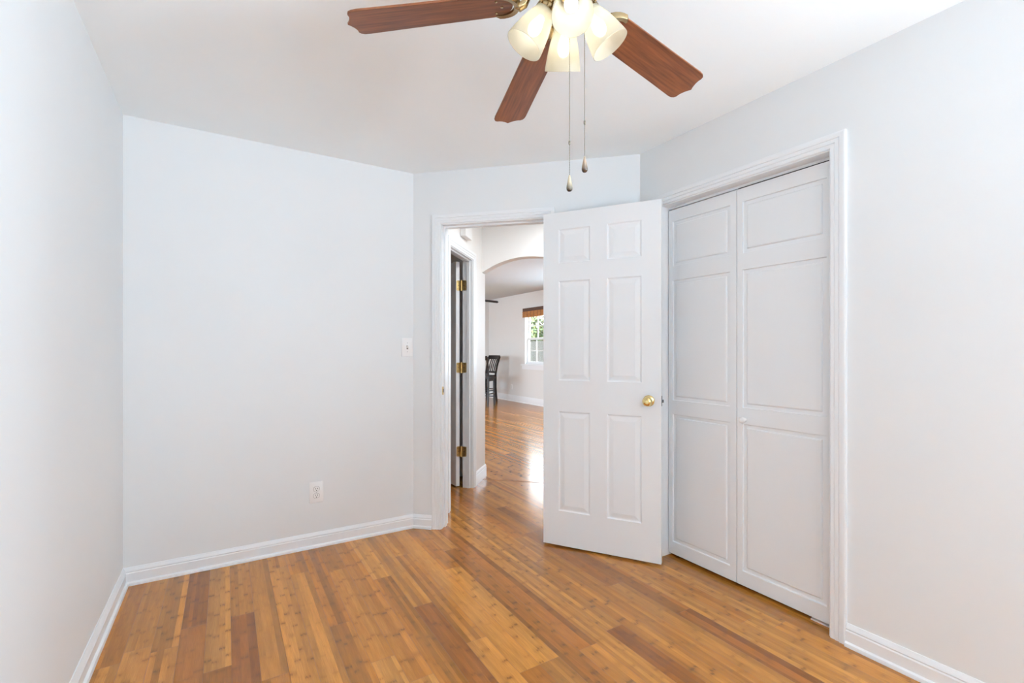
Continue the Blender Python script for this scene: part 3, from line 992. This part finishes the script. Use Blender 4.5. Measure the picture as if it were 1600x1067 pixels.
make_fan('ceiling_fan', 'brass ceiling fan with cherry blades and four lit glass shades', (.803, 1.025), 148.224, (M_BLADE, M_ANTIQUE))
make_fan('ceiling_fan', 'dark bladed ceiling fan far beyond the arch, blade tip showing', (3.85, 7.96), -30.8, (M_DARKWOOD, M_BRONZE), lights=False, dz_ceiling=FH, drop=.10)

# ------------------------------------------------------------------ dining window, blind and view
m = MB()
X = FARX
# stool and apron
m.box(X - .045, X + .05, WY0 - .115, WY1 + .115, WZ0 - .03, WZ0)
m.box(X - .016, X, WY0 - .095, WY1 + .095, WZ0 - .115, WZ0 - .03)
# jamb lining
m.box(X, X + .14, WY1 - .012, WY1, WZ0, WZ1).box(X, X + .14, WY0, WY0 + .012, WZ0, WZ1).box(X, X + .14, WY0 + .012, WY1 - .012, WZ1 - .012, WZ1)
m.box(X + .05, X + .15, WY0, WY1, WZ0 - .01, WZ0 + .012)
WIN = struct(m.obj('window_1', M_TRIM), 'white sash window with garden view in the dining room', 'window')


def sash(name, x0, z0, z1, rails):
    m = MB()
    y0, y1 = WY0 + .012, WY1 - .012
    f = .042
    m.box(x0, x0 + .03, y0, y0 + f, z0, z1).box(x0, x0 + .03, y1 - f, y1, z0, z1)
    m.box(x0, x0 + .03, y0 + f, y1 - f, z0, z0 + rails[0]).box(x0, x0 + .03, y0 + f, y1 - f, z1 - rails[1], z1)
    ga, gb, gz0, gz1 = y0 + f, y1 - f, z0 + rails[0], z1 - rails[1]
    for k in (1, 2):
        yy = ga + (gb - ga) * k / 3
        m.box(x0 + .004, x0 + .026, yy - .010, yy + .010, gz0, gz1)
    zz = (gz0 + gz1) / 2
    m.box(x0 + .005, x0 + .025, ga, gb, zz - .010, zz + .010)
    o = m.obj(name, M_TRIM, WIN)
    g = MB().add([(x0 + .015, ga, gz0), (x0 + .015, gb, gz0), (x0 + .015, gb, gz1), (x0 + .015, ga, gz1)], [(0, 1, 2, 3)])
    g.obj('pane', M_GLASS, o)
    return o


sash('upper_sash', X + .100, 1.455, 2.085, (.045, .045))
sash('lower_sash', X + .065, .908, 1.495, (.055, .045))
m = MB().add([(X + .136, WY0 + .012, .91), (X + .136, WY1 - .012, .91), (X + .136, WY1 - .012, 1.47), (X + .136, WY0 + .012, 1.47)], [(0, 1, 2, 3)])
m.obj('insect_screen', M_SCREEN, WIN)

bl = thing('window_blind', 'woven brown bamboo blind raised at the dining room window', 'window blind', Matrix.Translation((X - .001, (WY0 + WY1) / 2, 2.165)))
hw = (WY1 - WY0) / 2 + .012
m = MB().box(-.050, 0, -hw, hw, -.075, 0)
m.obj('headrail', M_HEADRAIL, bl)
m = MB()
for i in range(5):
    m.box(-.058 + .004 * (i % 2), -.012, -hw + .003, hw - .003, -.205 + i * .026, -.205 + i * .026 + .0255)
for i in range(8):
    yy = -hw + .07 + i * (2 * hw - .14) / 7
    m.box(-.0595, -.0575, yy - .006, yy + .006, -.204, -.076, 1)
m.obj('folded_slats', [M_BLIND, M_HEADRAIL], bl)


def hedge():
    rng = random.Random(5)
    vs, fs, cols = [], [], []
    blobs = []
    for k in range(17):
        y = 9.6 + k * .42
        blobs.append((9.1 + rng.uniform(-.2, .3), y, rng.uniform(.85, 1.15), rng.uniform(.55, .7)))
        blobs.append((9.2, y + .1, .35, .45))
        blobs.append((9.1 + rng.uniform(-.2, .2), y + .2, rng.uniform(1.80, 1.95), rng.uniform(.52, .62)))
    for bx, by, bz, br in blobs:
        for i in range(620):
            d = Vector((rng.gauss(0, 1), rng.gauss(0, 1), rng.gauss(0, 1))).normalized()
            c = Vector((bx, by, bz)) + d * br * rng.uniform(.85, 1.08)
            if c.z < .02: continue
            nn = (d + Vector((rng.uniform(-.6, .6), rng.uniform(-.6, .6), rng.uniform(-.2, .9)))).normalized()
            a = nn.cross(Vector((rng.gauss(0, 1), rng.gauss(0, 1), rng.gauss(0, 1)))).normalized(); b = nn.cross(a)
            s = rng.uniform(.04, .08)
            base = len(vs)
            vs += [tuple(c + a * s), tuple(c + b * s * .55 + nn * s * .15), tuple(c - a * s), tuple(c - b * s * .55 + nn * s * .15)]
            fs.append((base, base + 1, base + 2, base + 3))
            g = rng.random()
            col = (.010 + .085 * g * g, .027 + .072 * g, .002 + .004 * g, 1)
            cols += [col] * 4
        # inner mass of twigs
    me = bpy.data.meshes.new('hedge')
    me.from_pydata(vs, [], fs)
    me.materials.append(M_LEAF)
    ca = me.color_attributes.new('tint', 'FLOAT_COLOR', 'CORNER')
    flat = []
    for c in cols: flat += list(c)
    ca.data.foreach_set('color', flat)
    o = bpy.data.objects.new('hedge', me)
    COL.objects.link(o)
    tag(o, 'bright green leafy hedge outside the dining room window', 'hedge', kind='stuff')


hedge()
m = MB().box(FARX + .15, 40, -20, 40, -.30, -.02)
struct(m.obj('ground', M_LAWN), 'lawn outside the dining room window', 'lawn')
m = MB()
for i in range(10):
    m.box(7.50, 7.53, 8.5, 16.0, .02 + i * .146, .02 + i * .146 + .142)
for k in range(7):
    m.box(7.53, 7.62, 8.6 + k * 1.2, 8.7 + k * 1.2, -.02, 1.46)
fe = m.obj('fence', M_FENCE)
tag(fe, 'low weathered grey boards seen through the lower window panes', 'fence')


# ------------------------------------------------------------------ bar stools beyond the arch
def make_stool(label, loc, rz):
    """faces local +y; back at -y"""
    root = thing('bar_stool', label, 'bar stool', Matrix.Translation((loc[0], loc[1], 0)) @ Matrix.Rotation(R(rz), 4, 'Z'), 'dark bar stools by the dining room wall')
    W2, D2_, SH = .19, .19, .62
    m = MB()
    m.prism([(-.205, -.19), (.205, -.19), (.215, .18), (.19, .215), (-.19, .215), (-.215, .18)], SH - .03, SH + .012)
    m.obj('seat', M_DARKWOOD, root, bevel=.008)
    for sx in (-1, 1):
        m = MB().beam((sx * W2, .175, 0), (sx * W2 * .95, .17, SH - .03), .036, .036)
        m.obj('leg', M_DARKWOOD, root, bevel=.003)
        m = MB()
        pts = [(sx * W2, -.205, 0), (sx * W2, -.175, .35), (sx * W2, -.175, .66), (sx * W2 * 1.03, -.21, .85), (sx * W2 * 1.08, -.285, 1.07)]
        for a, b in zip(pts[:-1], pts[1:]): m.beam(a, b, .036, .034)
        m.obj('leg', M_DARKWOOD, root)
    m = MB()
    n = 8
    for i in range(n):
        def pt(i, z):
            t = -1 + 2 * i / n
            return (t * W2 * 1.1, -.275 - .035 * (1 - t * t) - (z - 1.03) * .35, z)
        a, b = pt(i, 1.0), pt(i + 1, 1.0); c, d = pt(i + 1, 1.095), pt(i, 1.095)
        th = (0, .022, 0)
        vs = [a, b, c, d] + [(q[0], q[1] + .022, q[2]) for q in (a, b, c, d)]
        m.add(vs, [(0, 1, 2, 3), (7, 6, 5, 4), (0, 4, 5, 1), (2, 6, 7, 3), (1, 5, 6, 2), (0, 3, 7, 4)])
    m.obj('top_rail', M_DARKWOOD, root)
    m = MB().beam((-W2, -.18, .70), (W2, -.18, .70), .022, .045, (0, 1, 0))
    m.obj('lower_rail', M_DARKWOOD, root)
    for i in range(4):
        x = -.105 + .07 * i
        m = MB().beam((x, -.182, .70), (x, -.23, .87), .030, .012)
        m.beam((x, -.23, .87), (x * 1.05, -.285, 1.01), .030, .012)
        m.obj('slat', M_DARKWOOD, root)
    for a, b, z in (((-W2, .17), (W2, .17), .20), ((-W2, .17), (-W2, -.18), .27), ((W2, .17), (W2, -.18), .27), ((-W2, -.18), (W2, -.18), .30)):
        m = MB().beam((*a, z), (*b, z), .022, .032, (0, 0, 1))
        m.obj('stretcher', M_DARKWOOD, root)
    for sx in (-1, 1):
        m = MB().beam((sx * W2 * .97, .17, SH - .05), (sx * W2 * .97, -.17, SH - .05), .022, .05, (1, 0, 0))
        m.obj('apron', M_DARKWOOD, root)
    return root


make_stool('dark wooden bar stool nearer the arch, half hidden by its edge', (4.82, 9.11), -51)
make_stool('dark wooden bar stool standing behind the nearer one', (5.22, 9.79), 98)
